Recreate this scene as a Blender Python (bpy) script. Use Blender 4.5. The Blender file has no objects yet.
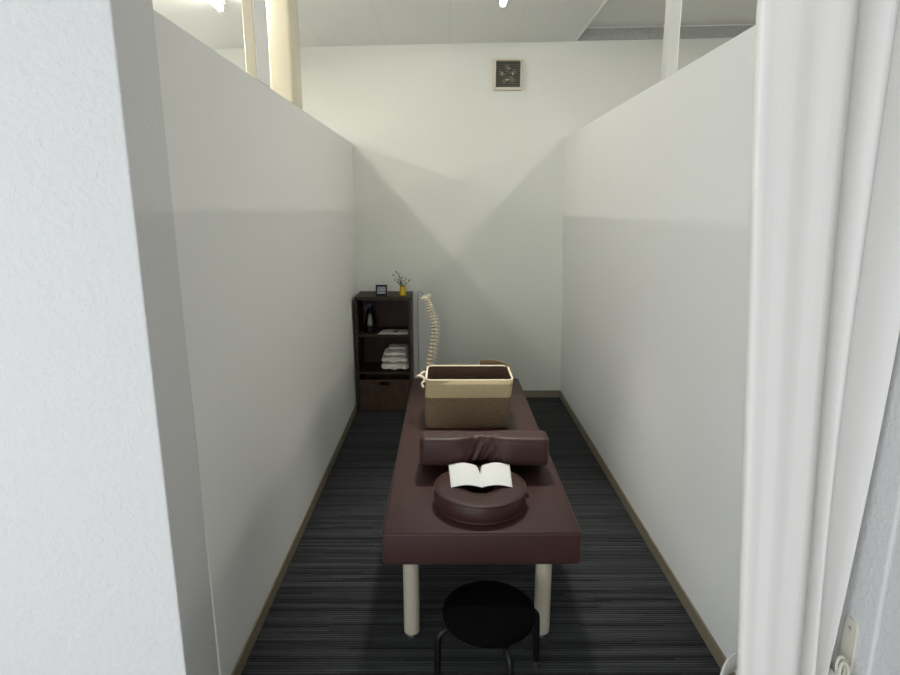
import bpy, bmesh, math, random
from mathutils import Vector, Matrix
random.seed(7)
PI = math.pi
SC = bpy.context.scene
COL = SC.collection

# ------------------------------------------------------------------ materials
def srgb(r, g, b):
    f = lambda c: (c/255/12.92) if c/255 <= 0.04045 else ((c/255+0.055)/1.055)**2.4
    return (f(r), f(g), f(b), 1.0)

def mat(name, col, rough=0.6, metal=0.0, spec=0.5, bump=None, vary=None, sheen=0.0, coat=0.0, trans=0.0):
    """bump: list of (scale, strength, distance, stretch); vary: (scale, amount)"""
    m = bpy.data.materials.new(name); m.use_nodes = True
    nt = m.node_tree; N = nt.nodes; L = nt.links
    p = N['Principled BSDF']
    p.inputs['Base Color'].default_value = col
    p.inputs['Roughness'].default_value = rough
    p.inputs['Metallic'].default_value = metal
    p.inputs['Specular IOR Level'].default_value = spec
    p.inputs['Sheen Weight'].default_value = sheen
    p.inputs['Coat Weight'].default_value = coat
    p.inputs['Transmission Weight'].default_value = trans
    tc = N.new('ShaderNodeTexCoord')
    if vary:
        n = N.new('ShaderNodeTexNoise'); n.inputs['Scale'].default_value = vary[0]; n.inputs['Detail'].default_value = 4
        L.new(tc.outputs['Object'], n.inputs['Vector'])
        r = N.new('ShaderNodeMapRange'); r.inputs[1].default_value = .3; r.inputs[2].default_value = .7
        r.inputs[3].default_value = 1-vary[1]; r.inputs[4].default_value = 1+vary[1]
        L.new(n.outputs['Fac'], r.inputs[0])
        mx = N.new('ShaderNodeMix'); mx.data_type = 'RGBA'; mx.blend_type = 'MULTIPLY'; mx.inputs[0].default_value = 1
        mx.inputs[6].default_value = col
        L.new(r.outputs[0], mx.inputs[7]); L.new(mx.outputs[2], p.inputs['Base Color'])
    if bump:
        prev = None
        for (s, st, d, stretch) in bump:
            mp = N.new('ShaderNodeMapping'); mp.inputs['Scale'].default_value = stretch
            L.new(tc.outputs['Object'], mp.inputs['Vector'])
            n = N.new('ShaderNodeTexNoise'); n.inputs['Scale'].default_value = s; n.inputs['Detail'].default_value = 3
            L.new(mp.outputs[0], n.inputs['Vector'])
            b = N.new('ShaderNodeBump'); b.inputs['Strength'].default_value = st; b.inputs['Distance'].default_value = d
            L.new(n.outputs['Fac'], b.inputs['Height'])
            if prev: L.new(prev.outputs[0], b.inputs['Normal'])
            prev = b
        L.new(prev.outputs[0], p.inputs['Normal'])
    return m

def emit_mat(name, col, strength):
    m = bpy.data.materials.new(name); m.use_nodes = True
    p = m.node_tree.nodes['Principled BSDF']
    p.inputs['Base Color'].default_value = (.8, .8, .8, 1)
    p.inputs['Emission Color'].default_value = col
    p.inputs['Emission Strength'].default_value = strength
    return m

one = (1, 1, 1)
M = {}
M['partition'] = mat('partition_wallpaper', (.75, .755, .735, 1), .85, spec=.2, vary=(220, .02), bump=[(160, .35, .003, one), (420, .25, .002, one)])
M['jamb'] = mat('jamb_wallpaper', (.63, .635, .635, 1), .8, spec=.25, bump=[(70, .5, .006, one), (190, .3, .003, one)])
M['backwall'] = mat('back_wall_paint', (.69, .70, .64, 1), .85, spec=.2, bump=[(300, .12, .001, one)])
M['pale_floor'] = mat('pale_bounce_floor', (.42, .41, .39, 1), .5, spec=.4, vary=(3, .06))  # unseen entrance floor, made pale to bounce daylight up the walls
M['shell_dim'] = mat('light_damping_wall', (.22, .22, .22, 1), .9, spec=.1, bump=[(200, .1, .001, one)])  # unseen outer walls, darkened to cut ambient light from the camera side
M['shell'] = mat('outer_wall_paint', (.72, .72, .70, 1), .9, spec=.1, bump=[(200, .1, .001, one)])
M['soffit'] = mat('rough_grey_strip', (.40, .40, .38, 1), .95, spec=.1, bump=[(250, .6, .004, one)], vary=(180, .25))
M['base'] = mat('taupe_vinyl_baseboard', srgb(126, 118, 98), .55, spec=.35, bump=[(90, .1, .001, one)])
M['white_trim'] = mat('white_painted_trim', (.80, .80, .77, 1), .4, bump=[(60, .06, .001, one)])
M['right_post'] = mat('off_white_post', srgb(200, 200, 195), .4, bump=[(60, .06, .001, one)])
M['cream_post'] = mat('cream_painted_post', srgb(208, 200, 176), .28, bump=[(40, .05, .001, one)])
M['post_grey'] = mat('pale_grey_post', srgb(240, 240, 238), .4, bump=[(40, .05, .001, one)])
M['leather'] = mat('dark_brown_leatherette', (.040, .0165, .0150, 1), .47, spec=.28, bump=[(380, .18, .0012, one), (60, .05, .002, one)])
M['leather_seam'] = mat('dark_brown_piping', (.05, .028, .024, 1), .45, spec=.3, bump=[(300, .1, .001, one)])
M['leg_cream'] = mat('cream_table_leg', srgb(172, 165, 148), .35, bump=[(50, .05, .001, one)])
M['rubber'] = mat('dark_rubber', (.02, .02, .02, 1), .7, bump=[(200, .1, .001, one)])
M['chrome'] = mat('grey_steel', (.45, .45, .45, 1), .3, metal=1.0, bump=[(200, .04, .001, one)])
M['black_vinyl'] = mat('black_vinyl', (.002, .002, .0022, 1), .85, spec=.04, bump=[(350, .1, .001, one)])
M['black_tube'] = mat('black_metal_tube', (.004, .004, .0045, 1), .4, spec=.25, bump=[(200, .03, .001, one)])
M['dark_wood'] = mat('dark_brown_laminate', (.034, .0205, .0135, 1), .5, spec=.22, bump=[(40, .12, .001, (1, 1, 12))], vary=(14, .25))
M['drawer_wood'] = mat('brown_laminate', (.062, .035, .021, 1), .5, spec=.2, bump=[(40, .12, .001, (1, 1, 12))], vary=(14, .25))
M['black'] = mat('black_plastic', (.004, .004, .0045, 1), .4, spec=.2, bump=[(200, .03, .001, one)])
M['grey_label'] = mat('grey_label', (.16, .165, .165, 1), .35, vary=(60, .1))
M['blue_grey'] = mat('blue_grey_plastic', (.05, .06, .085, 1), .3, bump=[(200, .03, .001, one)])
M['screen'] = mat('grey_picture', srgb(118, 126, 134), .25, vary=(90, .25))
M['paper'] = mat('white_paper', (.62, .63, .62, 1), .8, spec=.2, bump=[(250, .12, .001, one)])
M['mag'] = mat('pale_leaflet_paper', (.62, .62, .60, 1), .45, vary=(40, .12))
M['ink'] = mat('dark_ink', (.05, .05, .05, 1), .6, vary=(60, .2))
M['towel'] = mat('cream_terry', (.80, .77, .69, 1), .95, spec=.1, sheen=.3, bump=[(260, .6, .004, one), (60, .3, .004, one)])
M['basket_brown'] = mat('brown_woven_fabric', srgb(118, 101, 79), .9, spec=.1, bump=[(240, .6, .003, (1, 1, 3))], vary=(150, .22))
M['basket_beige'] = mat('beige_woven_fabric', srgb(178, 161, 126), .9, spec=.1, bump=[(240, .5, .003, (1, 1, 3))], vary=(150, .10))
M['basket_in'] = mat('dark_brown_lining', srgb(82, 66, 55), .85, spec=.1, bump=[(60, .4, .006, one)])
M['rim_cream'] = mat('cream_binding', srgb(222, 210, 182), .8, spec=.2, bump=[(300, .3, .002, one)])
M['rope'] = mat('cream_rope', srgb(216, 206, 184), .85, spec=.2, bump=[(300, .6, .003, one)])
M['strap'] = mat('tan_strap', srgb(124, 106, 80), .8, spec=.2, bump=[(300, .4, .002, one)])
M['bone'] = mat('ivory_bone', srgb(246, 236, 214), .5, bump=[(120, .2, .002, one)], vary=(60, .15))
M['disc'] = mat('tan_disc', srgb(140, 108, 76), .6, bump=[(120, .2, .002, one)])
M['yellow'] = mat('yellow_glaze', srgb(206, 168, 8), .2, spec=.6, vary=(20, .12))
M['leaf'] = mat('dark_green_leaf', srgb(48, 58, 34), .6, vary=(80, .3))
M['flower'] = mat('white_petal', (.78, .78, .74, 1), .7, vary=(80, .1))
M['vent_frame'] = mat('cream_plastic', srgb(206, 198, 180), .4, bump=[(60, .05, .001, one)])
M['vent_dark'] = mat('dark_recess', (.06, .058, .048, 1), .8, vary=(30, .2))
M['vent_bar'] = mat('olive_grey_grille', srgb(110, 106, 90), .5, vary=(30, .1))
M['vent_glint'] = mat('pale_blade_glint', srgb(200, 196, 180), .35, vary=(30, .05))  # tone of the glints on the fan, put in as colour
M['fix_body'] = mat('fixture_white', srgb(228, 222, 200), .4, bump=[(60, .04, .001, one)])
M['tube_on'] = emit_mat('lit_tube_left', (1.0, .975, .91, 1), 55)
M['tube_centre'] = emit_mat('lit_tube_centre', (1.0, .975, .91, 1), 12)
M['tube_right'] = emit_mat('lit_tube_right', (1.0, .975, .91, 1), 45)
M['plate'] = mat('ivory_plastic', srgb(206, 203, 190), .4, bump=[(60, .04, .001, one)])

# ceiling: mineral board with faint joints
def ceiling_mat():
    m = mat('ceiling_board', (.80, .805, .775, 1), .9, spec=.1, bump=[(120, .5, .004, (1, 3, 1)), (300, .4, .003, one)])
    nt = m.node_tree; N = nt.nodes; L = nt.links
    tc = N.new('ShaderNodeTexCoord'); mp = N.new('ShaderNodeMapping')
    mp.inputs['Location'].default_value = (-.02, 3.2, 0)
    L.new(tc.outputs['Object'], mp.inputs['Vector'])
    b = N.new('ShaderNodeTexBrick'); b.offset = 0; b.inputs['Scale'].default_value = 1
    b.inputs['Brick Width'].default_value = .455; b.inputs['Row Height'].default_value = 9.1
    b.inputs['Mortar Size'].default_value = .0022; b.inputs['Mortar Smooth'].default_value = .3
    b.inputs['Color1'].default_value = (.80, .805, .775, 1); b.inputs['Color2'].default_value = (.81, .815, .785, 1)
    b.inputs['Mortar'].default_value = (.70, .705, .68, 1)
    L.new(mp.outputs[0], b.inputs['Vector'])
    L.new(b.outputs['Color'], N['Principled BSDF'].inputs['Base Color'])
    return m
M['ceiling'] = ceiling_mat()
M['ceiling_smooth'] = mat('smooth_ceiling_panel', (.74, .745, .72, 1), .85, spec=.1, bump=[(150, .1, .001, one)])

def carpet_mat():
    """loop-pile carpet: fine ribs across the room, every rib broken into lengths of slightly different grey"""
    m = mat('charcoal_ribbed_carpet', (.02, .02, .02, 1), .95, spec=.08, sheen=.1)
    nt = m.node_tree; N = nt.nodes; L = nt.links; p = N['Principled BSDF']
    def mth(op, a, b_=None):
        n = N.new('ShaderNodeMath'); n.operation = op
        for k, v in enumerate((a, b_)):
            if v is None: continue
            if isinstance(v, (int, float)): n.inputs[k].default_value = v
            else: L.new(v, n.inputs[k])
        return n.outputs[0]
    tc = N.new('ShaderNodeTexCoord'); sp = N.new('ShaderNodeSeparateXYZ'); L.new(tc.outputs['Object'], sp.inputs[0])
    ys = mth('MULTIPLY', sp.outputs['Y'], 88.0); row = mth('FLOOR', ys); fr = mth('FRACT', ys)
    w1 = N.new('ShaderNodeTexWhiteNoise'); w1.noise_dimensions = '1D'; L.new(row, w1.inputs['W'])
    xs = mth('ADD', mth('MULTIPLY', sp.outputs['X'], 3.2), mth('MULTIPLY', w1.outputs['Value'], 7.0)); seg = mth('FLOOR', xs)
    cb = N.new('ShaderNodeCombineXYZ'); L.new(row, cb.inputs[0]); L.new(seg, cb.inputs[1])
    w2 = N.new('ShaderNodeTexWhiteNoise'); w2.noise_dimensions = '2D'; L.new(cb.outputs[0], w2.inputs['Vector'])
    n = N.new('ShaderNodeTexNoise'); n.inputs['Scale'].default_value = 240; n.inputs['Detail'].default_value = 2; L.new(tc.outputs['Object'], n.inputs['Vector'])
    v = mth('ADD', mth('ADD', mth('MULTIPLY', w1.outputs['Value'], .45), mth('MULTIPLY', w2.outputs['Value'], .35)), mth('MULTIPLY', n.outputs['Fac'], .35))
    hump = mth('SINE', mth('MULTIPLY', fr, PI))
    v = mth('MULTIPLY', v, mth('ADD', mth('MULTIPLY', mth('POWER', hump, .6), .85), .15))
    r = N.new('ShaderNodeValToRGB'); e = r.color_ramp.elements
    e[0].position = .16; e[0].color = (.004, .004, .0044, 1)
    e[1].position = .95; e[1].color = (.054, .058, .061, 1)
    L.new(v, r.inputs[0]); L.new(r.outputs[0], p.inputs['Base Color'])
    b = N.new('ShaderNodeBump'); b.inputs['Strength'].default_value = .5; b.inputs['Distance'].default_value = .003
    L.new(hump, b.inputs['Height']); L.new(b.outputs[0], p.inputs['Normal'])
    return m
M['carpet'] = carpet_mat()

def curtain_mat():
    m = mat('white_curtain_cloth', (.90, .89, .875, 1), .85, spec=.15, sheen=.1)
    nt = m.node_tree; N = nt.nodes; L = nt.links; p = N['Principled BSDF']
    out = N['Material Output']
    uv = N.new('ShaderNodeUVMap'); uv.uv_map = 'UVMap'
    mp = N.new('ShaderNodeMapping'); mp.inputs['Scale'].default_value = (46, .6, 1); L.new(uv.outputs[0], mp.inputs['Vector'])
    w = N.new('ShaderNodeTexNoise'); w.inputs['Scale'].default_value = 1.0; w.inputs['Detail'].default_value = 2
    L.new(mp.outputs[0], w.inputs['Vector'])
    b = N.new('ShaderNodeBump'); b.inputs['Strength'].default_value = .35; b.inputs['Distance'].default_value = .004
    L.new(w.outputs['Fac'], b.inputs['Height']); L.new(b.outputs[0], p.inputs['Normal'])
    t = N.new('ShaderNodeBsdfTranslucent'); t.inputs['Color'].default_value = (.80, .76, .70, 1)
    ms = N.new('ShaderNodeMixShader'); ms.inputs[0].default_value = .22
    L.new(p.outputs[0], ms.inputs[1]); L.new(t.outputs[0], ms.inputs[2]); L.new(ms.outputs[0], out.inputs['Surface'])
    return m
M['curtain'] = curtain_mat()

# ------------------------------------------------------------------ mesh helpers
def box(bm, x0, x1, y0, y1, z0, z1, bev=0, seg=2):
    vs = [bm.verts.new((x, y, z)) for x in (x0, x1) for y in (y0, y1) for z in (z0, z1)]
    F = [(0, 1, 3, 2), (4, 6, 7, 5), (0, 4, 5, 1), (2, 3, 7, 6), (0, 2, 6, 4), (1, 5, 7, 3)]
    fs = [bm.faces.new([vs[i] for i in f]) for f in F]
    if bev:
        es = list({e for f in fs for e in f.edges})
        bmesh.ops.bevel(bm, geom=es, offset=bev, segments=seg, profile=.5, affect='EDGES')
    return vs

def frame_of(t):
    t = t.normalized()
    u = Vector((0, 0, 1)) if abs(t.z) < .9 else Vector((1, 0, 0))
    a = t.cross(u).normalized(); return a, t.cross(a).normalized()

def tube(bm, pts, r, n=12, caps=True, closed=False, rx=None):
    pts = [Vector(p) for p in pts]; rings = []; m = len(pts)
    a = None
    for i, p in enumerate(pts):
        if closed: t = pts[(i+1) % m] - pts[i-1]
        else: t = pts[min(i+1, m-1)] - pts[max(i-1, 0)]
        t.normalize()
        if a is None: a, b = frame_of(t)
        else:
            a = (a - t*a.dot(t)).normalized(); b = t.cross(a).normalized()
        rr = r[i] if isinstance(r, (list, tuple)) else r
        ra = rr if rx is None else rx
        rings.append([bm.verts.new(p + a*math.cos(2*PI*k/n)*ra + b*math.sin(2*PI*k/n)*rr) for k in range(n)])
    loft(bm, rings, caps and not closed, wrap=closed)

def loft(bm, rings, caps=True, wrap=False):
    n = len(rings[0]); m = len(rings)
    for i in range(m if wrap else m-1):
        A, B = rings[i], rings[(i+1) % m]
        for k in range(n):
            try: bm.faces.new((A[k], A[(k+1) % n], B[(k+1) % n], B[k]))
            except ValueError: pass
    if caps:
        bm.faces.new(rings[0][::-1]); bm.faces.new(rings[-1])

def lathe(bm, prof, c=(0, 0, 0), n=32, sx=1, sy=1):
    c = Vector(c); rings = []
    for (r, z) in prof:
        rings.append([bm.verts.new(c + Vector((r*sx*math.cos(2*PI*k/n), r*sy*math.sin(2*PI*k/n), z))) for k in range(n)])
    loft(bm, rings, True)

def ball(bm, c, r, s=(1, 1, 1), u=12, v=8):
    mt = Matrix.Translation(c) @ Matrix.Diagonal((s[0], s[1], s[2], 1))
    bmesh.ops.create_uvsphere(bm, u_segments=u, v_segments=v, radius=r, matrix=mt)

def smooth_path(pts, k=8, closed=False):
    P = [Vector(p) for p in pts]; out = []; n = len(P)
    for i in range(n if closed else n-1):
        if closed: p0, p1, p2, p3 = P[i-1], P[i], P[(i+1) % n], P[(i+2) % n]
        else: p0, p1, p2, p3 = P[max(i-1, 0)], P[i], P[i+1], P[min(i+2, n-1)]
        for j in range(k):
            t = j/k
            out.append(.5*((2*p1) + (p2-p0)*t + (2*p0-5*p1+4*p2-p3)*t*t + (3*p1-p0-3*p2+p3)*t**3))
    if not closed: out.append(P[-1])
    return out

def bez_rect(hx, hy, r, n=6):
    """rounded-rectangle outline, counter-clockwise"""
    out = []
    for (cx, cy, a0) in ((hx-r, hy-r, 0), (-hx+r, hy-r, PI/2), (-hx+r, -hy+r, PI), (hx-r, -hy+r, 1.5*PI)):
        for k in range(n+1):
            a = a0 + PI/2*k/n
            out.append((cx + r*math.cos(a), cy + r*math.sin(a)))
    return out

def empty(name, loc, label, cat, group=None, rz=0):
    o = bpy.data.objects.new(name, None); COL.objects.link(o)
    o.location = loc; o.rotation_euler = (0, 0, rz); o.empty_display_size = .1
    o['label'] = label; o['category'] = cat
    if group: o['group'] = group
    return o

def root_loc(o):
    while o.parent: o = o.parent
    return o.location.copy()

def obj(name, bm, m, parent=None, smooth=True, world=True, base=None, angle=40):
    """links one mesh; vertices are given in world space and moved to the thing's base"""
    off = Vector((0, 0, 0))
    if world:
        if parent: off = root_loc(parent)
        elif base: off = Vector(base)
    bmesh.ops.recalc_face_normals(bm, faces=bm.faces)
    for v in bm.verts: v.co -= off
    me = bpy.data.meshes.new(name); bm.to_mesh(me); bm.free()
    if smooth:
        for p in me.polygons: p.use_smooth = True
        try: me.set_sharp_from_angle(angle=math.radians(angle))
        except Exception: pass
    me.materials.append(m)
    o = bpy.data.objects.new(name, me); COL.objects.link(o)
    if parent: o.parent = parent
    elif base: o.location = base
    return o

def tag(o, label, cat, group=None):
    o['label'] = label; o['category'] = cat
    if group: o['group'] = group
    return o

def struct(name, bm, m, smooth=False, parent=None):
    o = obj(name, bm, m, parent, smooth)
    if not parent: o['kind'] = 'structure'
    return o

def new(): return bmesh.new()

# ------------------------------------------------------------------ the setting
YB = 4.653                       # back wall
XA, XZ, YF = -3.2, 3.7, -2.6     # outer room
def cz(x): return 2.693 + .0207*x   # the ceiling falls slightly to the left

b = new(); box(b, XA, XZ, 1.40, YB, -.06, 0); struct('floor', b, M['carpet'])
b = new(); box(b, XA, XZ, YF, 1.40, -.06, 0); struct('floor_entrance', b, M['pale_floor'])
b = new(); box(b, XA-.1, XZ+.1, YB, YB+.12, -.06, 2.98); struct('wall_back', b, M['backwall'])
b = new(); box(b, XZ, XZ+.1, YF, YB, -.06, 2.98); struct('wall_far_right', b, M['shell_dim'])
b = new()
box(b, XA-.1, -2.9, YF-.12, YF, -.06, 2.98); box(b, .4, XZ+.1, YF-.12, YF, -.06, 2.98)
box(b, -2.9, .4, YF-.12, YF, -.06, .12); box(b, -2.9, .4, YF-.12, YF, 2.40, 2.98)
struct('wall_front', b, M['shell_dim'])
b = new()
for x in (-2.9, -1.28, .35): box(b, x, x+.05, YF-.09, YF-.04, .12, 2.40)
box(b, -2.85, .35, YF-.09, YF-.04, .12, .17); box(b, -2.85, .35, YF-.09, YF-.04, 2.35, 2.40)
struct('window_2', b, M['white_trim'])
# far-left wall with the shop window beside the entrance area
WY0, WY1, WZ0, WZ1 = -2.45, .95, .15, 2.40
b = new()
box(b, XA-.1, XA, YF, WY0, -.06, 2.98); box(b, XA-.1, XA, WY1, YB, -.06, 2.98)
box(b, XA-.1, XA, WY0, WY1, -.06, WZ0); box(b, XA-.1, XA, WY0, WY1, WZ1, 2.98)
struct('wall_far_left', b, M['shell'])
b = new()
for y in (WY0, -1.32, -.19, WY1-.05): box(b, XA-.08, XA-.03, y, y+.05, WZ0, WZ1)
box(b, XA-.08, XA-.03, WY0+.05, WY1-.05, WZ0, WZ0+.05); box(b, XA-.08, XA-.03, WY0+.05, WY1-.05, WZ1-.05, WZ1)
struct('window_1', b, M['white_trim'])

# ceiling: board ceiling on the left, raised smooth part beyond the step on the right
def slab(bm, x0, x1, y0, y1, zf, th):
    vs = [bm.verts.new((x, y, zf(x)+dz)) for x in (x0, x1) for y in (y0, y1) for dz in (0, th)]
    for f in [(0, 1, 3, 2), (4, 6, 7, 5), (0, 4, 5, 1), (2, 3, 7, 6), (0, 2, 6, 4), (1, 5, 7, 3)]:
        bm.faces.new([vs[i] for i in f])
XS = .935
b = new(); slab(b, XA, XS, YF, YB, cz, .25); struct('ceiling', b, M['ceiling'])
b = new(); slab(b, XS, XZ, YF, YB, lambda x: cz(x)+.085, .12); struct('ceiling_raised', b, M['ceiling_smooth'])
b = new(); slab(b, XS, XZ, YB-.012, YB, lambda x: cz(x)+.001, .078); struct('trim_1', b, M['soffit'])
b = new(); slab(b, XS, XZ, YB-.018, YB, lambda x: cz(x)+.079, .006)
struct('trim_2', b, M['white_trim'])
b = new(); box(b, XS-.006, XS+.006, YF, YB-.02, cz(XS)-.004, cz(XS)+.004); struct('trim_3', b, M['white_trim'])

# partitions (the right one leans a touch, as in the photograph)
def lean_box(bm, x0b, x0t, th, y0, y1, z1):
    s = 1 if th > 0 else -1
    P = [(x0b, 0), (x0t, z1), (x0t+th, z1), (x0b+th, 0)]
    A = [bm.verts.new((x, y0, z)) for x, z in P]; B = [bm.verts.new((x, y1, z)) for x, z in P]
    loft(bm, [A, B], True)
YW = 1.562
b = new(); lean_box(b, -.700, -.713, -.105, YW, YB, 2.0); struct('wall_left', b, M['partition'])
b = new(); lean_box(b, .934, .886, .105, 1.372, YB, 2.042); struct('wall_right', b, M['partition'])
b = new(); box(b, XA, -.706, 1.364, YW, 0, 2.12, .004, 2); struct('wall_front_left', b, M['jamb'])
b = new(); box(b, 1.0, XZ, 1.192, 1.372, 0, 2.12, .007, 3); struct('wall_front_right', b, M['jamb'])
# baseboards
b = new(); box(b, -.700, -.693, YW, YB-.007, 0, .058, .0015, 1); struct('baseboard_left', b, M['base'])
b = new(); lean_box(b, .927, .9255, .008, 1.372, YB-.007, .058); struct('baseboard_right', b, M['base'])
b = new(); box(b, -.693, .929, YB-.007, YB, 0, .058, .0015, 1); struct('baseboard_back', b, M['base'])
# posts standing on the partitions
b = new(); box(b, -.752, -.712, 2.375, 2.535, 2.0, cz(-.73), .003, 1); o = struct('trim_4', b, M['cream_post'])
b = new(); box(b, -.712, -.7085, 2.379, 2.531, 2.0, cz(-.71), 0); struct('post_face', b, M['post_grey'], parent=o)
b = new(); box(b, -.816, -.712, 2.915, 3.105, 2.0, cz(-.77), .012, 3); struct('trim_5', b, M['cream_post'], True)
b = new(); box(b, .886, .930, 2.555, 2.62, 2.042, cz(.93)+.085, .003, 1); struct('trim_6', b, M['right_post'])
# curtain rail across the doorway
b = new(); tube(b, [(-.706, 1.40, 2.09), (-.2, 1.37, 2.09), (.6, 1.31, 2.09), (1.0, 1.30, 2.09)], .011, 12); struct('trim_7', b, M['white_trim'], True)

# ------------------------------------------------------------------ treatment table
TX0, TX1, TY0, TY1, TZ0, TZ1 = -.217, .446, 1.762, 3.578, .362, .480
t = empty('treatment_table', ((TX0+TX1)/2, (TY0+TY1)/2, 0), 'long dark brown padded treatment table on cream legs in the middle of the floor', 'table')
b = new(); box(b, TX0, TX1, TY0, TY1, TZ0, TZ1, .011, 4); obj('padded_top', b, M['leather'], t)
b = new()
for z in (TZ1-.0075,):
    o_ = bez_rect((TX1-TX0)/2+.0005, (TY1-TY0)/2+.0005, .012, 4)
    tube(b, [((TX0+TX1)/2+x, (TY0+TY1)/2+y, z) for x, y in o_], .0022, 6, closed=True)
for x in (TX0+.003, TX1-.003): tube(b, [(x, TY0+.003, TZ0+.01), (x, TY0+.003, TZ1-.01)], .0022, 6)
o = obj('piping', b, M['leather_seam'], t)
b = new(); box(b, TX0+.03, TX1-.03, TY0+.03, TY1-.03, TZ0-.018, TZ0, .002, 1); obj('underboard', b, M['rubber'], t)
for x in (-.130, .345):
    for y in (1.885, 3.455):
        b = new(); lathe(b, [(.0285, .016), (.029, .03), (.029, TZ0-.018)], (x, y, 0), 28)
        lg = obj('leg', b, M['leg_cream'], t)
        b = new(); lathe(b, [(.026, 0), (.0265, .006), (.0235, .016)], (x, y, 0), 28); obj('foot_glide', b, M['chrome'], lg)

# ------------------------------------------------------------------ face cushion with hole
cx, cy = .1185, 1.973
t = empty('face_cushion', (cx, cy, TZ1), 'round dark brown face cushion with a centre hole at the near end of the table', 'cushion')
b = new(); n = 64; R = .165
prof = [(.058, 0, 0), (R-.004, 0, 1), (R, .004, 1), (R+.0025, .034, 1), (R, .064, 1), (R-.003, .0675, 1), (R-.012, .0695, 1), (R-.035, .0705, .9),
        (.095, .0700, .5), (.072, .066, .2), (.060, .056, 0)]
rings = []
for (r, z, w) in prof:
    ring = []
    for k in range(n):
        a = 2*PI*k/n
        ex = 1 - .10*(1-w); ey = 1 + .05*(1-w)
        zz = z + (.0015*math.sin(2*a+.6)*w*(z > .05)) - .004*max(0, math.sin(a))*(z > .05)
        ring.append(b.verts.new((cx + r*ex*math.cos(a), cy + .018*(1-w) + r*ey*math.sin(a), TZ1 + zz)))
    rings.append(ring)
loft(b, rings, False, wrap=True)
body = obj('cushion_body', b, M['leather'], t, angle=60)
b = new()
for (z, r) in ((.0675, R-.0005), (.006, R)):
    tube(b, [(cx + r*math.cos(2*PI*k/72), cy + r*math.sin(2*PI*k/72), TZ1 + z + (.0015*math.sin(2*(2*PI*k/72)+.6) - .004*max(0, math.sin(2*PI*k/72)))*(z > .05)) for k in range(72)], .0024, 6, closed=True)
obj('piping', b, M['leather_seam'], t)
b = new(); box(b, cx+R-.004, cx+R+.010, cy-.03, cy-.022, TZ1+.030, TZ1+.052, .002, 1); obj('side_tab', b, M['leather_seam'], t)

# face paper: slit at the back, corners drooping in front
b = new(); nu, nv = 14, 22; Y0, Y1, YS = 1.945, 2.138, 2.050; xc = .1235
def paper_pt(side, u, w):
    y = Y0 + (Y1-Y0)*w
    wx = .1100 + .009*(y-Y0)/(Y1-Y0)
    gap = .010*max(0, (y-YS)/(Y1-YS))**1.2 + (.006*max(0, (y-2.11)/.04)**2)
    x = xc + side*(gap + (wx-gap)*u)
    arch = math.sin(PI*min(1, u*1.02))
    z = TZ1 + .0715 + .008*arch*w + .0095*arch*(1-w) - .003*w*(1-u)**3*max(0, (y-YS)/(Y1-YS))
    return (x, y, z)
grid = {}
for side in (-1, 1):
    for i in range(nu+1):
        for j in range(nv+1): grid[side, i, j] = b.verts.new(paper_pt(side, i/nu, j/nv))
    for i in range(nu):
        for j in range(nv): b.faces.new((grid[side, i, j], grid[side, i+1, j], grid[side, i+1, j+1], grid[side, i, j+1]))
bmesh.ops.remove_doubles(b, verts=b.verts, dist=1e-5)
o = obj('face_paper', b, M['paper'], None, base=(xc, 2.05, TZ1+.068), angle=80)
sm = o.modifiers.new('thickness', 'SOLIDIFY'); sm.thickness = .0012; sm.offset = 1
tag(o, 'white paper sheet with a slit lying over the round face cushion', 'paper')

# ------------------------------------------------------------------ chest bolster
b = new()
prof = [(2.440, .4815), (2.36, .4815), (2.27, .505), (2.20, .524), (2.168, .5335), (2.157, .5375), (2.150, .544), (2.1475, .555), (2.1465, .575), (2.147, .600), (2.149, .628), (2.152, .641), (2.159, .649), (2.170, .652),
        (2.205, .653), (2.240, .652), (2.258, .648), (2.270, .638), (2.31, .600), (2.38, .548), (2.437, .508), (2.446, .493)]
pc = (2.24, .570); rings = []; ns = 110; HW = .2555; bx = .1455
for i in range(ns+1):
    s = -1 + 2*i/ns; x = HW*(.55*s + .45*math.sin(s*PI/2))
    d = max(0, (abs(x)-(HW-.026))/.026); k = 1 - .16*(1-math.sqrt(max(0, 1-d*d)))
    kd = 1 - .30*(1-math.sqrt(max(0, 1-d*d)))
    ring = []
    g = math.exp(-(x+.012)**2/(2*.045**2))
    for j, (y, z) in enumerate(prof):
        yy = pc[0] + (y-pc[0])*kd; zz = pc[1] + (z-pc[1])*k
        front = max(0, min(1, (2.23-y)/.06)); top = max(0, min(1, (z-.60)/.03)); bot = max(0, min(1, (.56-z)/.02))*front
        yy += .040*g*front
        zz += -.006*g*top + .008*g*bot
        ph = (x + .012 - .45*(z-.58))                 # slanting wrinkles in the gathered middle
        yy += .0115*front*(1-.7*top)*math.sin(ph*2*PI/.034)*math.exp(-(x+.012)**2/(2*.036**2))
        zz += .0012*math.sin(x*17+1)*top
        ring.append(b.verts.new((bx + x, yy, zz)))
    rings.append(ring)
loft(b, rings, True)
o = obj('chest_bolster', b, M['leather'], None, base=(bx, 2.3, TZ1), angle=75)
sb = o.modifiers.new('soft', 'SUBSURF'); sb.levels = 1; sb.render_levels = 1
tag(o, 'wide dark brown wedge bolster with a creased middle lying between basket and face cushion', 'cushion')

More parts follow.
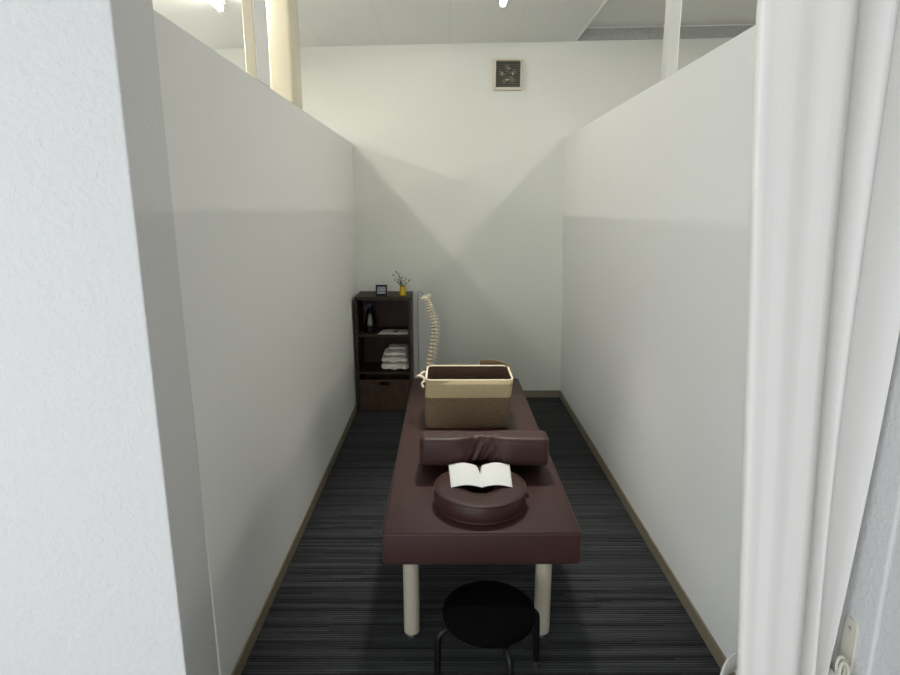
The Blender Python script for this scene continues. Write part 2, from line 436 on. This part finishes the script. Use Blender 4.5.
# ------------------------------------------------------------------ storage basket
bcx, bcy = .0945, 2.833
t = empty('storage_basket', (bcx, bcy, TZ1), 'open two-tone brown fabric basket standing on the treatment table', 'basket')
def bring(bm, z, inset=0, wob=0):
    f = (z-TZ1)/.25
    hx = .2045 + .0035*f - inset; hy = .128 + .004*f - inset
    ox = .012*f
    sag = .006*math.exp(-f/.06)
    out = []
    for i, (x, y) in enumerate(bez_rect(hx-sag, hy-sag, .030-inset*.5, 8)):
        out.append(bm.verts.new((bcx + ox + x + wob*math.sin(9*y+z*20), bcy + y + wob*math.sin(11*x+z*30), z)))
    return out
ZC = TZ1+.158; ZT = TZ1+.246
b = new(); loft(b, [bring(b, TZ1+.001)] + [bring(b, TZ1+z, 0, .002) for z in (.006, .016, .03, .06, .09, .12, .150, .166)], False)
b.faces.new([v for v in b.verts][:36])
o = obj('lower_body', b, M['basket_brown'], t); s_ = o.modifiers.new('cloth', 'SOLIDIFY'); s_.thickness = .003
b = new(); loft(b, [bring(b, z, -.0025, .0015) for z in (ZC, ZC+.003, ZC+.03, ZC+.06, ZT-.004)], False)
o = obj('folded_cuff', b, M['basket_beige'], t); s_ = o.modifiers.new('cloth', 'SOLIDIFY'); s_.thickness = .003
b = new(); rg = bring(b, ZT, .0005); pts = [v.co.copy() for v in rg]; b.clear(); tube(b, pts, .0045, 8, closed=True)
obj('rim_binding', b, M['rim_cream'], t)
b = new(); loft(b, [bring(b, z, .007, w) for z, w in ((ZT-.002, 0), (ZT-.03, .002), (ZT-.08, .006), (ZT-.14, .005), (TZ1+.05, .003), (TZ1+.012, 0))], False)
rl = [v for v in b.verts][-36:]; b.faces.new(rl)
obj('lining', b, M['basket_in'], t, angle=70)
b = new()
tube(b, smooth_path([(-.108, 2.765, .709), (-.120, 2.770, .722), (-.138, 2.785, .724), (-.150, 2.815, .712), (-.147, 2.855, .702), (-.133, 2.885, .704), (-.120, 2.900, .710), (-.108, 2.900, .707)], 6), .0062, 8)
tube(b, smooth_path([(-.107, 2.765, .705), (-.117, 2.757, .702), (-.123, 2.753, .692), (-.117, 2.750, .682)], 6), .0055, 8)
ball(b, (-.108, 2.765, .707), .009); ball(b, (-.108, 2.900, .706), .009); ball(b, (-.117, 2.750, .680), .0075)
obj('rope_handle', b, M['rope'], t)
b = new()
tube(b, smooth_path([(.317, 2.80, .665), (.327, 2.84, .690), (.326, 2.90, .711), (.308, 2.955, .724), (.275, 2.985, .733), (.225, 2.995, .737), (.172, 2.995, .736)], 6), .0165, 10, rx=.0045)
obj('strap_handle', b, M['strap'], t)

# ------------------------------------------------------------------ stool
sx_, sy_, sz_ = .134, 1.668, .262
t = empty('round_stool', (sx_, sy_, 0), 'low black round stool standing at the near end of the treatment table', 'stool')
b = new(); lathe(b, [(.02, .238), (.135, .238), (.146, .243), (.1505, .254), (.148, .266), (.136, .275), (.09, .2795), (.02, .280)], (sx_, sy_, 0), 48)
obj('seat', b, M['black_vinyl'], t)
b = new(); tube(b, [(sx_+.118*math.cos(2*PI*k/40), sy_+.118*math.sin(2*PI*k/40), .229) for k in range(40)], .010, 8, closed=True)
obj('seat_ring', b, M['black_tube'], t)
for k in range(4):
    a = math.radians(18+90*k); c, s = math.cos(a), math.sin(a)
    P = [(.105, .229), (.140, .228), (.157, .222), (.168, .209), (.1725, .190), (.174, .12), (.176, .014)]
    b = new(); tube(b, smooth_path([(sx_+r*c, sy_+r*s, z) for r, z in P], 4), .0108, 12)
    lg = obj('leg', b, M['black_tube'], t)
    b = new(); lathe(b, [(.0125, 0), (.013, .004), (.013, .024), (.011, .026)], (sx_+.176*c, sy_+.176*s, 0), 14); obj('rubber_tip', b, M['rubber'], lg)

# ------------------------------------------------------------------ shelf unit
SX0, SX1, SY0, SY1, SH = -.682, -.270, 4.300, 4.606, .888
t = empty('shelf_unit', ((SX0+SX1)/2, (SY0+SY1)/2, 0), 'dark brown three-tier shelf unit in the back left corner', 'shelf')
T = .018
b = new(); box(b, SX0, SX0+T, SY0, SY1, 0, SH-T, .0015, 1); obj('side_panel', b, M['dark_wood'], t, False)
b = new(); box(b, SX1-T, SX1, SY0, SY1, 0, SH-T, .0015, 1); obj('side_panel', b, M['dark_wood'], t, False)
b = new(); box(b, SX0, SX1, SY0, SY1, SH-T-.008, SH, .002, 1); obj('top_board', b, M['dark_wood'], t, False)
b = new(); box(b, SX0+T, SX1-T, SY1-.006, SY1, 0, SH-T); obj('back_panel', b, M['dark_wood'], t, False)
for z in (.605, .315):
    b = new(); box(b, SX0+T, SX1-T, SY0+.002, SY1-.006, z-T, z, .0015, 1); obj('shelf_board', b, M['dark_wood'], t, False)
b = new(); box(b, SX0+T, SX1-T, SY0+.004, SY1-.006, .0, .016, .001, 1); obj('bottom_board', b, M['dark_wood'], t, False)
# drawer box with a finger slot
dz0, dz1 = .018, .254; dx0, dx1 = SX0+T+.002, SX1-T-.002; mx = (dx0+dx1)/2
b = new(); y0, y1 = SY0+.003, SY0+.015
box(b, dx0, mx-.037, y0, y1, dz0, dz1); box(b, mx+.037, dx1, y0, y1, dz0, dz1)
box(b, mx-.037, mx+.037, y0, y1, dz0, .212); box(b, mx-.037, mx+.037, y0, y1, .236, dz1)
box(b, dx0, dx0+.01, y1, SY1-.02, dz0, dz1); box(b, dx1-.01, dx1, y1, SY1-.02, dz0, dz1)
box(b, dx0+.01, dx1-.01, SY1-.03, SY1-.02, dz0, dz1); box(b, dx0+.01, dx1-.01, y1, SY1-.03, dz0, dz0+.008)
dr = obj('drawer', b, M['drawer_wood'], t, False)
b = new(); tube(b, [(mx+x, SY0+.004, .224+y) for x, y in bez_rect(.038, .0125, .011, 4)], .0025, 6, closed=True); obj('finger_slot_edge', b, M['black'], dr)

# folded towels, four in a stack
def towel(z, w, d, h, y0, xo, seed):
    rnd = random.Random(seed); bm = new(); p1, p2, p3 = (rnd.uniform(0, 6.28) for _ in range(3))
    nx, npf = 40, 30; rings = []
    for i in range(nx+1):
        s = -1+2*i/nx; x = w/2*(.5*s+.5*math.sin(s*PI/2))
        e = max(0, (abs(x)-(w/2-.028))/.028); ke = math.sqrt(max(0.03, 1-e*e))
        bulge = .010*math.sin(x*52+p1) + .006*math.sin(x*95+p2)          # the front fold wanders in and out
        ring = []
        for j in range(npf):
            a = 2*PI*j/npf; ca, sa = math.cos(a), math.sin(a)
            yy = math.copysign(abs(ca)**.5, ca)*d/2
            zz = math.copysign(abs(sa)**.62, sa)*h/2
            if ca < 0: yy = yy*(1-.13*math.exp(-((zz-h*.10*math.sin(x*40+p3))/(h*.11))**2)) + bulge*(-ca)
            lift = .36*h*abs(math.sin(PI*(x/w+.5)*2))*max(0, -sa)*max(0, -ca)     # arched lower edge in front
            drop = -.14*h*(.5+.5*math.sin(x*44+p2))*max(0, sa)
            ring.append(bm.verts.new((xo+x, y0+d/2+yy*(.6+.4*ke), z+h/2+zz*ke+lift*ke+drop*ke)))
        rings.append(ring)
    loft(bm, rings, True)
    return bm
TL = [('bottom folded cream towel of the stack inside the shelf unit', .218, .22, .058, .315, 4.322, -.397, 1),
      ('second folded cream towel up from the bottom of the shelf stack', .206, .210, .046, .3735, 4.328, -.400, 2),
      ('third folded cream towel up, just under the topmost one', .186, .19, .038, .420, 4.350, -.394, 3),
      ('topmost folded cream towel of the stack inside the shelf unit', .150, .14, .024, .4585, 4.420, -.380, 4)]
for (lab, w, d, h, z, y0, xo, sd) in TL:
    o = obj('folded_towel', towel(z, w, d, h, y0, xo, sd), M['towel'], None, base=(xo, y0+d/2, z), angle=60)
    s_ = o.modifiers.new('soft', 'SUBSURF'); s_.levels = 1; s_.render_levels = 1
    tag(o, lab, 'towel', 'folded towels in the shelf unit')

# spray bottle on the upper shelf
qx, qy, qz = -.585, 4.395, .605
t = empty('spray_bottle', (qx, qy, qz), 'black spray bottle with grey label on the upper shelf of the shelf unit', 'bottle')
b = new(); lathe(b, [(.040, 0), (.044, .004), (.044, .06), (.042, .075), (.030, .120), (.018, .150), (.0145, .158), (.0145, .168)], (qx, qy, qz), 32); obj('bottle_body', b, M['black'], t)
b = new(); n = 9
r0 = [(.0452, .055), (.0445, .066), (.0425, .0765), (.0308, .121), (.0215, .143)]
rows = []
for (r, z) in r0: rows.append([b.verts.new((qx+r*math.sin(a), qy-r*math.cos(a), qz+z)) for a in [(-.30+.85*k/(n-1)) for k in range(n)]])
for i in range(len(rows)-1):
    for k in range(n-1): b.faces.new((rows[i][k], rows[i][k+1], rows[i+1][k+1], rows[i+1][k]))
o = obj('label', b, M['grey_label'], t); s_ = o.modifiers.new('t', 'SOLIDIFY'); s_.thickness = .0006
b = new(); lathe(b, [(.017, .166), (.018, .170), (.018, .184), (.013, .188)], (qx, qy, qz), 20); obj('collar', b, M['black'], t)
b = new()
tube(b, smooth_path([(qx+.034, qy, qz+.208), (qx+.015, qy, qz+.218), (qx-.005, qy, qz+.214), (qx-.028, qy-.005, qz+.200), (qx-.046, qy-.01, qz+.186)], 5), .0085, 8, rx=.011)
tube(b, [(qx, qy, qz+.186), (qx+.002, qy, qz+.214)], .011, 10)
hd = obj('spray_head', b, M['blue_grey'], t)
b = new(); tube(b, smooth_path([(qx-.012, qy-.004, qz+.205), (qx-.024, qy-.008, qz+.186), (qx-.030, qy-.010, qz+.162)], 5), .005, 8); obj('trigger', b, M['blue_grey'], hd)

# leaflet on the upper shelf
t = empty('leaflet', (-.397, 4.40, .605), 'pale flat leaflet lying beside the spray bottle on the upper shelf', 'leaflet')
b = new()
A = [(-.520, 4.306), (-.292, 4.306), (-.300, 4.470), (-.496, 4.470)]
def sheet(bm, P, z, th, curl=0):
    nn = 10; top = []; bot = []
    for i in range(nn+1):
        u = i/nn; rt = []; rb = []
        for j in range(nn+1):
            v = j/nn
            x = (P[0][0]*(1-u)+P[1][0]*u)*(1-v)+(P[3][0]*(1-u)+P[2][0]*u)*v
            y = (P[0][1]*(1-u)+P[1][1]*u)*(1-v)+(P[3][1]*(1-u)+P[2][1]*u)*v
            zz = z + curl*abs(math.sin(PI*u*1.5))
            rt.append(bm.verts.new((x, y, zz+th))); rb.append(bm.verts.new((x, y, zz)))
        top.append(rt); bot.append(rb)
    for i in range(nn):
        for j in range(nn):
            bm.faces.new((top[i][j], top[i+1][j], top[i+1][j+1], top[i][j+1]))
            bm.faces.new((bot[i][j], bot[i][j+1], bot[i+1][j+1], bot[i+1][j]))
    for k in range(nn):
        bm.faces.new((top[k][0], bot[k][0], bot[k+1][0], top[k+1][0])); bm.faces.new((top[k][nn], top[k+1][nn], bot[k+1][nn], bot[k][nn]))
        bm.faces.new((top[0][k], top[0][k+1], bot[0][k+1], bot[0][k])); bm.faces.new((top[nn][k], bot[nn][k], bot[nn][k+1], top[nn][k+1]))
sheet(b, A, .6055, .003, .003); o = obj('pages', b, M['mag'], t)
b = new(); sheet(b, [(-.408, 4.345), (-.388, 4.345), (-.362, 4.43), (-.392, 4.43)], .6100, .0012, .0); obj('printed_patch', b, M['ink'], o)

# small frame on top of the unit
fx, fy, fz = -.487, 4.350, SH
t = empty('small_frame', (fx, fy, fz), 'small black square frame with a grey face on top of the shelf unit', 'frame')
def tilt(bm, ang):
    bmesh.ops.rotate(bm, verts=bm.verts, cent=(fx, fy, fz), matrix=Matrix.Rotation(ang, 3, 'X'))
b = new()
box(b, fx-.042, fx-.031, fy-.008, fy+.008, fz, fz+.083, .002, 1); box(b, fx+.031, fx+.042, fy-.008, fy+.008, fz, fz+.083, .002, 1)
box(b, fx-.031, fx+.031, fy-.008, fy+.008, fz, fz+.016, .002, 1); box(b, fx-.031, fx+.031, fy-.008, fy+.008, fz+.068, fz+.083, .002, 1)
box(b, fx-.036, fx+.036, fy+.0, fy+.007, fz+.005, fz+.078)
tilt(b, math.radians(-6)); obj('frame_border', b, M['black'], t, False)
b = new(); box(b, fx-.031, fx+.031, fy-.004, fy-.001, fz+.016, fz+.068); tilt(b, math.radians(-6)); pc_ = obj('picture', b, M['screen'], t, False)
b = new(); box(b, fx-.029, fx+.029, fy-.005, fy-.0035, fz+.031, fz+.036); box(b, fx-.029, fx-.01, fy-.005, fy-.0035, fz+.050, fz+.053)
tilt(b, math.radians(-6)); obj('dark_line', b, M['black'], pc_, False)
b = new(); box(b, fx-.012, fx+.012, fy+.006, fy+.045, fz, fz+.004); tube(b, [(fx, fy+.008, fz+.06), (fx, fy+.042, fz+.003)], .003, 6); obj('easel_back', b, M['black'], t, False)

# yellow vase with sprigs
vx, vy, vz = -.332, 4.385, SH
t = empty('flower_vase', (vx, vy, vz), 'little yellow vase of white-flowered sprigs on top of the shelf unit', 'vase')
b = new(); lathe(b, [(.020, 0), (.024, .003), (.025, .030), (.0235, .050), (.021, .062), (.0225, .068), (.019, .068), (.018, .05), (.019, .01)], (vx, vy, vz), 28); obj('vase_body', b, M['yellow'], t)
b = new(); lf = new(); fl = new(); rnd = random.Random(11)
tips = [(-.072, .00, .150), (-.060, -.01, .118), (-.030, .01, .165), (.002, -.01, .135), (.030, .00, .125), (.058, .005, .122), (-.020, -.015, .110), (-.045, .01, .175)]
for (dx, dy, dz) in tips:
    p0 = Vector((vx, vy, vz+.03)); p2 = Vector((vx+dx, vy+dy, vz+dz)); p1 = Vector((vx+dx*.3, vy+dy*.3, vz+dz*.62))
    pts = smooth_path([p0, p1, p2], 6); tube(b, pts, .0013, 6)
    for q in range(5):
        c = pts[min(len(pts)-1, 5+q*2)]
        d = Vector((rnd.uniform(-1, 1), rnd.uniform(-1, 1), rnd.uniform(-.2, .8))).normalized()
        e = d.cross(Vector((0, 0, 1))).normalized(); L = rnd.uniform(.014, .024); w = L*.32
        vs = [lf.verts.new(c), lf.verts.new(c+d*L*.5+e*w), lf.verts.new(c+d*L), lf.verts.new(c+d*L*.5-e*w), lf.verts.new(c+d*L*.5+Vector((0, 0, -.003)))]
        for (i, j) in ((0, 1), (1, 2), (2, 3), (3, 0)): lf.faces.new((vs[i], vs[j], vs[4]))
    for q in range(2):
        c = p2 + Vector((rnd.uniform(-.012, .012), rnd.uniform(-.01, .01), rnd.uniform(-.012, .012)))
        ball(fl, c, rnd.uniform(.0045, .007), (1, 1, .7), 8, 6)
obj('stem', b, M['leaf'], t)
o = obj('foliage', lf, M['leaf'], t); s_ = o.modifiers.new('t', 'SOLIDIFY'); s_.thickness = .0012
obj('blossom', fl, M['flower'], t)

# ------------------------------------------------------------------ spine model on its stand
px_, py_ = -.150, 4.10
t = empty('spine_model', (px_, py_, 0), 'ivory anatomical spine model hanging from a thin metal stand behind the table', 'model')
b = new(); lathe(b, [(.11, 0), (.112, .006), (.108, .014), (.02, .02)], (-.205, py_+.03, 0), 36); obj('stand_base', b, M['rubber'], t)
b = new(); tube(b, smooth_path([(-.207, py_+.03, .016), (-.207, py_+.03, .5), (-.206, py_+.03, .90), (-.203, py_+.03, .945), (-.192, py_+.025, .953), (-.172, py_+.01, .944), (-.150, py_, .920)], 6), .004, 8); obj('stand_rod', b, M['chrome'], t)
curve = smooth_path([(-.148, py_, .905), (-.140, py_, .875), (-.128, py_, .835), (-.112, py_, .790), (-.101, py_, .735), (-.099, py_, .680), (-.104, py_, .610), (-.114, py_, .540), (-.128, py_, .470), (-.137, py_, .400), (-.132, py_, .340), (-.118, py_, .300)], 12)
cum = [0]
for i in range(1, len(curve)): cum.append(cum[-1] + (curve[i]-curve[i-1]).length)
def at_len(s):
    for i in range(1, len(cum)):
        if cum[i] >= s:
            f = (s-cum[i-1])/(cum[i]-cum[i-1]); return curve[i-1].lerp(curve[i], f), (curve[i]-curve[i-1]).normalized()
    return curve[-1], (curve[-1]-curve[-2]).normalized()
b = new(); ball(b, (-.150, py_, .914), .030, (.95, .85, .55), 16, 10); ball(b, (-.128, py_-.004, .927), .017, (1, 1.1, .9)); ball(b, (-.170, py_-.012, .908), .013, (1, 1, .8)); obj('skull_base', b, M['bone'], t)
NV = 24; tot = cum[-1]; hs = [.7+.6*i/(NV-1) for i in range(NV)]; S = sum(hs); acc = 0
for i in range(NV):
    h = hs[i]/S*tot; c, d = at_len(acc+h*.5); acc += h
    rad = .0135 + .009*i/(NV-1)
    side = Vector((d.z, 0, -d.x)); side = side if side.x > 0 else -side      # towards the back of the spine (photo right)
    lat = Vector((0, 1, 0))
    mrot = Matrix((side, lat, d)).transposed().to_4x4(); mrot.translation = c
    b = new()
    lathe(b, [(rad*.9, -h*.36), (rad, -h*.30), (rad*.84, 0), (rad, h*.30), (rad*.9, h*.36)], (0, 0, 0), 14)
    tl = (.020 if i < 7 else .030 - .0003*i)
    for s in (-1, 1):
        tube(b, [(rad*.7, s*rad*.5, 0), (rad*1.2, s*(rad*.6+tl*.5), h*.1), (rad*1.45, s*(rad*.6+tl), h*.2)], [.0055, .0045, .004], 7)
        tube(b, [(rad*.6, s*rad*.7, 0), (rad*1.5, s*.006, -h*.05)], .0045, 7)
    sl = .016 if i < 6 else .026
    tube(b, [(rad*1.1, 0, 0), (rad*1.3+sl*.5, 0, h*.22), (rad*1.3+sl, 0, h*.50)], [.0058, .0045, .0038], 7)
    for v in b.verts: v.co = (mrot @ v.co.to_4d()).to_3d()
    vb = obj('vertebra', b, M['bone'], t)
    b = new(); lathe(b, [(rad*.86, h*.36), (rad*.94, h*.5), (rad*.86, h*.64)], (0, 0, 0), 14)
    for v in b.verts: v.co = (mrot @ v.co.to_4d()).to_3d()
    obj('disc', b, M['disc'], vb)
b = new(); tube(b, smooth_path([(-.116, py_, .298), (-.095, py_, .262), (-.085, py_, .222), (-.100, py_, .190)], 5), [.030-.0013*k for k in range(16)], 12, rx=None); obj('sacrum', b, M['bone'], t)

# ------------------------------------------------------------------ ventilator on the back wall
wx, wz, s = .447, 2.4815, .1075
t = empty('wall_ventilator', (wx, YB, wz-s), 'square cream ventilator with a dark grille high on the back wall', 'ventilator')
b = new(); yv = YB-.030
fr = .020
box(b, wx-s, wx-s+fr, yv, YB, wz-s, wz+s, .003, 2); box(b, wx+s-fr*.8, wx+s, yv, YB, wz-s, wz+s, .003, 2)
box(b, wx-s+fr, wx+s-fr*.8, yv, YB, wz-s, wz-s+fr, .003, 2); box(b, wx-s+fr, wx+s-fr*.8, yv, YB, wz+s-fr*.7, wz+s, .003, 2)
obj('vent_frame', b, M['vent_frame'], t, False)
b = new(); box(b, wx-s+fr, wx+s-fr*.8, YB-.004, YB-.0005, wz-s+fr, wz+s-fr*.7); obj('recess', b, M['vent_dark'], t, False)
b = new()
for k in range(5):
    a = 2*PI*k/5+.5
    for q in range(1):
        vs = []
        for (r, w_, y) in ((.016, -.25, .0), (.068, -.35, .004), (.070, .20, -.006), (.016, .45, -.003)):
            vs.append(b.verts.new((wx+r*math.cos(a+w_), YB-.012+y, wz+r*math.sin(a+w_))))
        b.faces.new(vs)
fan = obj('fan_blade', b, M['vent_bar'], t, False); s_ = fan.modifiers.new('t', 'SOLIDIFY'); s_.thickness = .0015
b = new(); n = 11
for k in range(n):
    z = wz-s+fr + (2*s-fr*1.7)*(k+.5)/n; box(b, wx-s+fr, wx+s-fr*.8, yv+.006, yv+.009, z-.0016, z+.0016)
    x = wx-s+fr + (2*s-fr*1.8)*(k+.5)/n; box(b, x-.0012, x+.0012, yv+.009, yv+.011, wz-s+fr, wz+s-fr*.7)
obj('grille', b, M['vent_bar'], t, False)
for (a0, ln) in ((1.25, .35), (0.05, .45), (3.1, .5), (4.75, .6)):  # pale arcs stand for light glinting on the fan blades
    b = new(); tube(b, [(wx-.004+.040*math.cos(a0+ln*q/6-ln/2), yv+.004, wz+.002+.040*math.sin(a0+ln*q/6-ln/2)) for q in range(7)], .0035, 6)
    obj('blade_glint', b, M['vent_glint'], t)

# ------------------------------------------------------------------ ceiling lights
def ceiling_light(x, y_far, ln, zc, mt, label):
    t = empty('ceiling_light', (x, y_far-ln/2, zc), label, 'light', 'batten lights on the ceiling')
    b = new(); box(b, x-.028, x+.028, y_far-ln, y_far, zc-.026, zc+.002, .004, 2); obj('housing', b, M['fix_body'], t)
    b = new(); tube(b, [(x, y_far-ln+.02, zc-.050), (x, y_far-.02, zc-.050)], .017, 16); obj('lit_tube', b, mt, t)
    for y in (y_far-ln, y_far-.022):
        b = new(); box(b, x-.016, x+.016, y, y+.022, zc-.068, zc-.024, .004, 2); obj('lamp_socket', b, M['fix_body'], t)
ceiling_light(-1.262, 3.63, 1.6, cz(-1.265), M['tube_on'], 'lit ceiling batten light beyond the left partition')
ceiling_light(.315, 3.66, .6, cz(.315), M['tube_centre'], 'lit ceiling light above the treatment table, its round end at the top edge')
ceiling_light(1.60, 3.30, 1.5, cz(1.60)+.085, M['tube_right'], 'lit ceiling batten light beyond the right partition')

# ------------------------------------------------------------------ curtain gathered at the right
def cr(P, u):
    n = len(P)-1; f = u*n; i = min(int(f), n-1); q = f-i
    p0, p1, p2, p3 = P[max(i-1, 0)], P[i], P[i+1], P[min(i+2, n)]
    return tuple(.5*((2*b_)+(c_-a_)*q+(2*a_-5*b_+4*c_-d_)*q*q+(3*b_-a_-3*c_+d_)*q**3) for a_, b_, c_, d_ in zip(p0, p1, p2, p3))
TOP = [(.640, 1.329), (.629, 1.297), (.638, 1.278), (.681, 1.272), (.725, 1.267), (.765, 1.259), (.797, 1.259), (.816, 1.280), (.821, 1.325), (.831, 1.335),
       (.841, 1.297), (.858, 1.258), (.877, 1.254), (.889, 1.282), (.900, 1.318), (.920, 1.332), (.948, 1.308), (.984, 1.258), (.992, 1.270), (.990, 1.31)]
BOT = [(.766, 1.329), (.755, 1.300), (.766, 1.285), (.792, 1.278), (.819, 1.272), (.848, 1.265), (.879, 1.265), (.900, 1.282), (.905, 1.318), (.909, 1.326),
       (.914, 1.298), (.922, 1.268), (.930, 1.266), (.936, 1.290), (.941, 1.312), (.946, 1.318), (.953, 1.300), (.962, 1.274), (.968, 1.282), (.968, 1.31)]
b = new(); nu, nv = 190, 48; Zt, Zb = 2.08, .34; G = []
uvl = b.loops.layers.uv.new('UVMap')
for j in range(nv+1):
    z = Zt + (.05-Zt)*j/nv
    f = min(1.0, max(0, (1.93-z)/(1.93-Zb))); row = []
    if z < Zb: f = 1.0 - .12*(Zb-z)/.30
    for i in range(nu+1):
        u = i/nu; (xt, yt), (xb, yb) = cr(TOP, u), cr(BOT, u)
        g = f**(1.08 if u < .45 else 1.08+1.9*min(1, (u-.45)/.35))
        x = xt+(xb-xt)*g; y = yt+(yb-yt)*g
        y += .0022*math.sin(u*55+z*.7)*(u < .45) + .003*math.sin(z*4+u*6)
        x = min(x, .9955)
        row.append(b.verts.new((x, y, z)))
    G.append(row)
for j in range(nv):
    for i in range(nu):
        fc = b.faces.new((G[j][i], G[j+1][i], G[j+1][i+1], G[j][i+1]))
        for lp, (ii, jj) in zip(fc.loops, ((i, j), (i, j+1), (i+1, j+1), (i+1, j))): lp[uvl].uv = (ii/nu, 1-jj/nv)
o = obj('curtain', b, M['curtain'], None, base=(.84, 1.3, .05), angle=180)
s_ = o.modifiers.new('cloth', 'SOLIDIFY'); s_.thickness = .0015
tag(o, 'long white curtain gathered in folds at the right of the doorway', 'curtain')

# tieback hook plate on the right jamb
t = empty('tieback_hook', (1.0, 1.262, .40), 'ivory hook plate screwed to the right jamb beside the curtain', 'hook')
b = new(); pl = []
for x in (1.0, .9955):
    pl.append([b.verts.new((x, 1.264+y, .445+z)) for y, z in bez_rect(.021, .095, .020, 8)])
loft(b, pl, True); pt = obj('hook_plate', b, M['plate'], t)
b = new(); bmesh.ops.create_uvsphere(b, u_segments=10, v_segments=6, radius=.0045, matrix=Matrix.Translation((.995, 1.264, .515)) @ Matrix.Diagonal((.5, 1, 1, 1))); obj('screw', b, M['chrome'], pt)
b = new(); tube(b, smooth_path([(.997, 1.258, .430), (.984, 1.248, .423), (.976, 1.240, .431), (.973, 1.236, .447)], 5), .0043, 8); obj('hook_arm', b, M['plate'], t)

t = empty('curtain_tieback', (.84, 1.30, .30), 'white tieback looped around the bottom of the gathered curtain', 'tieback')
loop = smooth_path([(0.9679, 1.2317, 0.4182), (0.9788, 1.2481, 0.3964), (0.9766, 1.4043, 0.3746), (0.872, 1.4261, 0.3582), (0.7793, 1.4098, 0.3419), (0.7194, 1.3462, 0.3146), (0.6976, 1.2971, 0.2874), (0.7194, 1.2426, 0.2547), (0.7957, 1.2154, 0.2383), (0.8829, 1.2045, 0.2765), (0.9483, 1.199, 0.3419), (0.9679, 1.2045, 0.4018)], 8, True)
b = new(); A = []
loop = [Vector((min(p.x+.012, .978), p.y, p.z))+Vector((0, 0, -.032 if p.x < .93 else -.012)) for p in loop]
for p in loop: A.append([b.verts.new(p+Vector((0, 0, 0))), b.verts.new(p+Vector((0, 0, -.055)))])
for i in range(len(A)):
    q = A[(i+1) % len(A)]; b.faces.new((A[i][0], q[0], q[1], A[i][1]))
o = obj('band', b, M['curtain'], t); s_ = o.modifiers.new('t', 'SOLIDIFY'); s_.thickness = .002
b = new(); tube(b, loop, .004, 8, closed=True); obj('band_edge', b, M['paper'], t)
for (y, z) in ((1.238, .440), (1.226, .434)):
    b = new(); tube(b, [(.968+.011*math.cos(2*PI*k/20), y+.004*math.sin(2*PI*k/20), z-.014+.026*math.sin(2*PI*k/20)) for k in range(20)], .0038, 8, closed=True); obj('loop', b, M['plate'], t)

# ------------------------------------------------------------------ daylight and camera
w = bpy.data.worlds.new('sky'); SC.world = w; w.use_nodes = True
nt = w.node_tree; bg = nt.nodes['Background']
bg.inputs['Color'].default_value = (.80, .90, 1.0, 1); bg.inputs['Strength'].default_value = .6
def daylight(name, w_, h_, e, loc, rz):
    L = bpy.data.lights.new(name, 'AREA'); L.shape = 'RECTANGLE'; L.size = w_; L.size_y = h_
    L.energy = e; L.color = (.965, .98, 1.0)
    lo = bpy.data.objects.new(name, L); COL.objects.link(lo)
    lo.location = loc; lo.rotation_euler = (PI/2, 0, rz)
daylight('side_window_daylight', 3.4, 2.2, 20, (XA-.14, -.75, 1.28), -PI/2)
daylight('front_window_daylight', 3.2, 2.2, 64, (-1.25, YF-.15, 1.26), 0)
# lamps of the neighbouring bays, out of sight, plus an added spot over the table
def lamp(name, e, loc, sx, sy):
    L = bpy.data.lights.new(name, 'AREA'); L.shape = 'RECTANGLE'; L.size = sx; L.size_y = sy; L.energy = e; L.color = (1, .97, .9)
    lo = bpy.data.objects.new(name, L); COL.objects.link(lo); lo.location = loc
lamp('far_left_lamp', 40, (-2.5, 3.0, 2.58), .1, 1.2)
S = bpy.data.lights.new('added_table_spot', 'SPOT'); S.energy = 125; S.spot_size = math.radians(50); S.spot_blend = .9; S.shadow_soft_size = .09; S.color = (1, .97, .9)  # added out of view to brighten table top and floor, no real fitting
so = bpy.data.objects.new('added_table_spot', S); COL.objects.link(so); so.location = (.16, 2.85, 2.66); so.rotation_euler = (math.radians(-8), 0, 0)
lamp('far_right_lamp', 27, (2.9, 3.0, 2.7), .1, 1.2)

cam = bpy.data.cameras.new('camera'); cam.sensor_width = 36; cam.lens = 590/900*36; cam.clip_start = .02
co = bpy.data.objects.new('camera', cam); COL.objects.link(co)
pitch = math.atan(130/590); yaw = math.atan(3/604)
co.location = (0, 0, 1.53); co.rotation_euler = (PI/2-pitch, 0, -yaw)
SC.camera = co
SC.view_settings.view_transform = 'Standard'; SC.view_settings.look = 'None'; SC.view_settings.gamma = 1
SC.view_settings.use_curve_mapping = False; SC.view_settings.exposure = .55
SC.cycles.max_bounces = 10; SC.cycles.diffuse_bounces = 6; SC.cycles.use_denoising = True
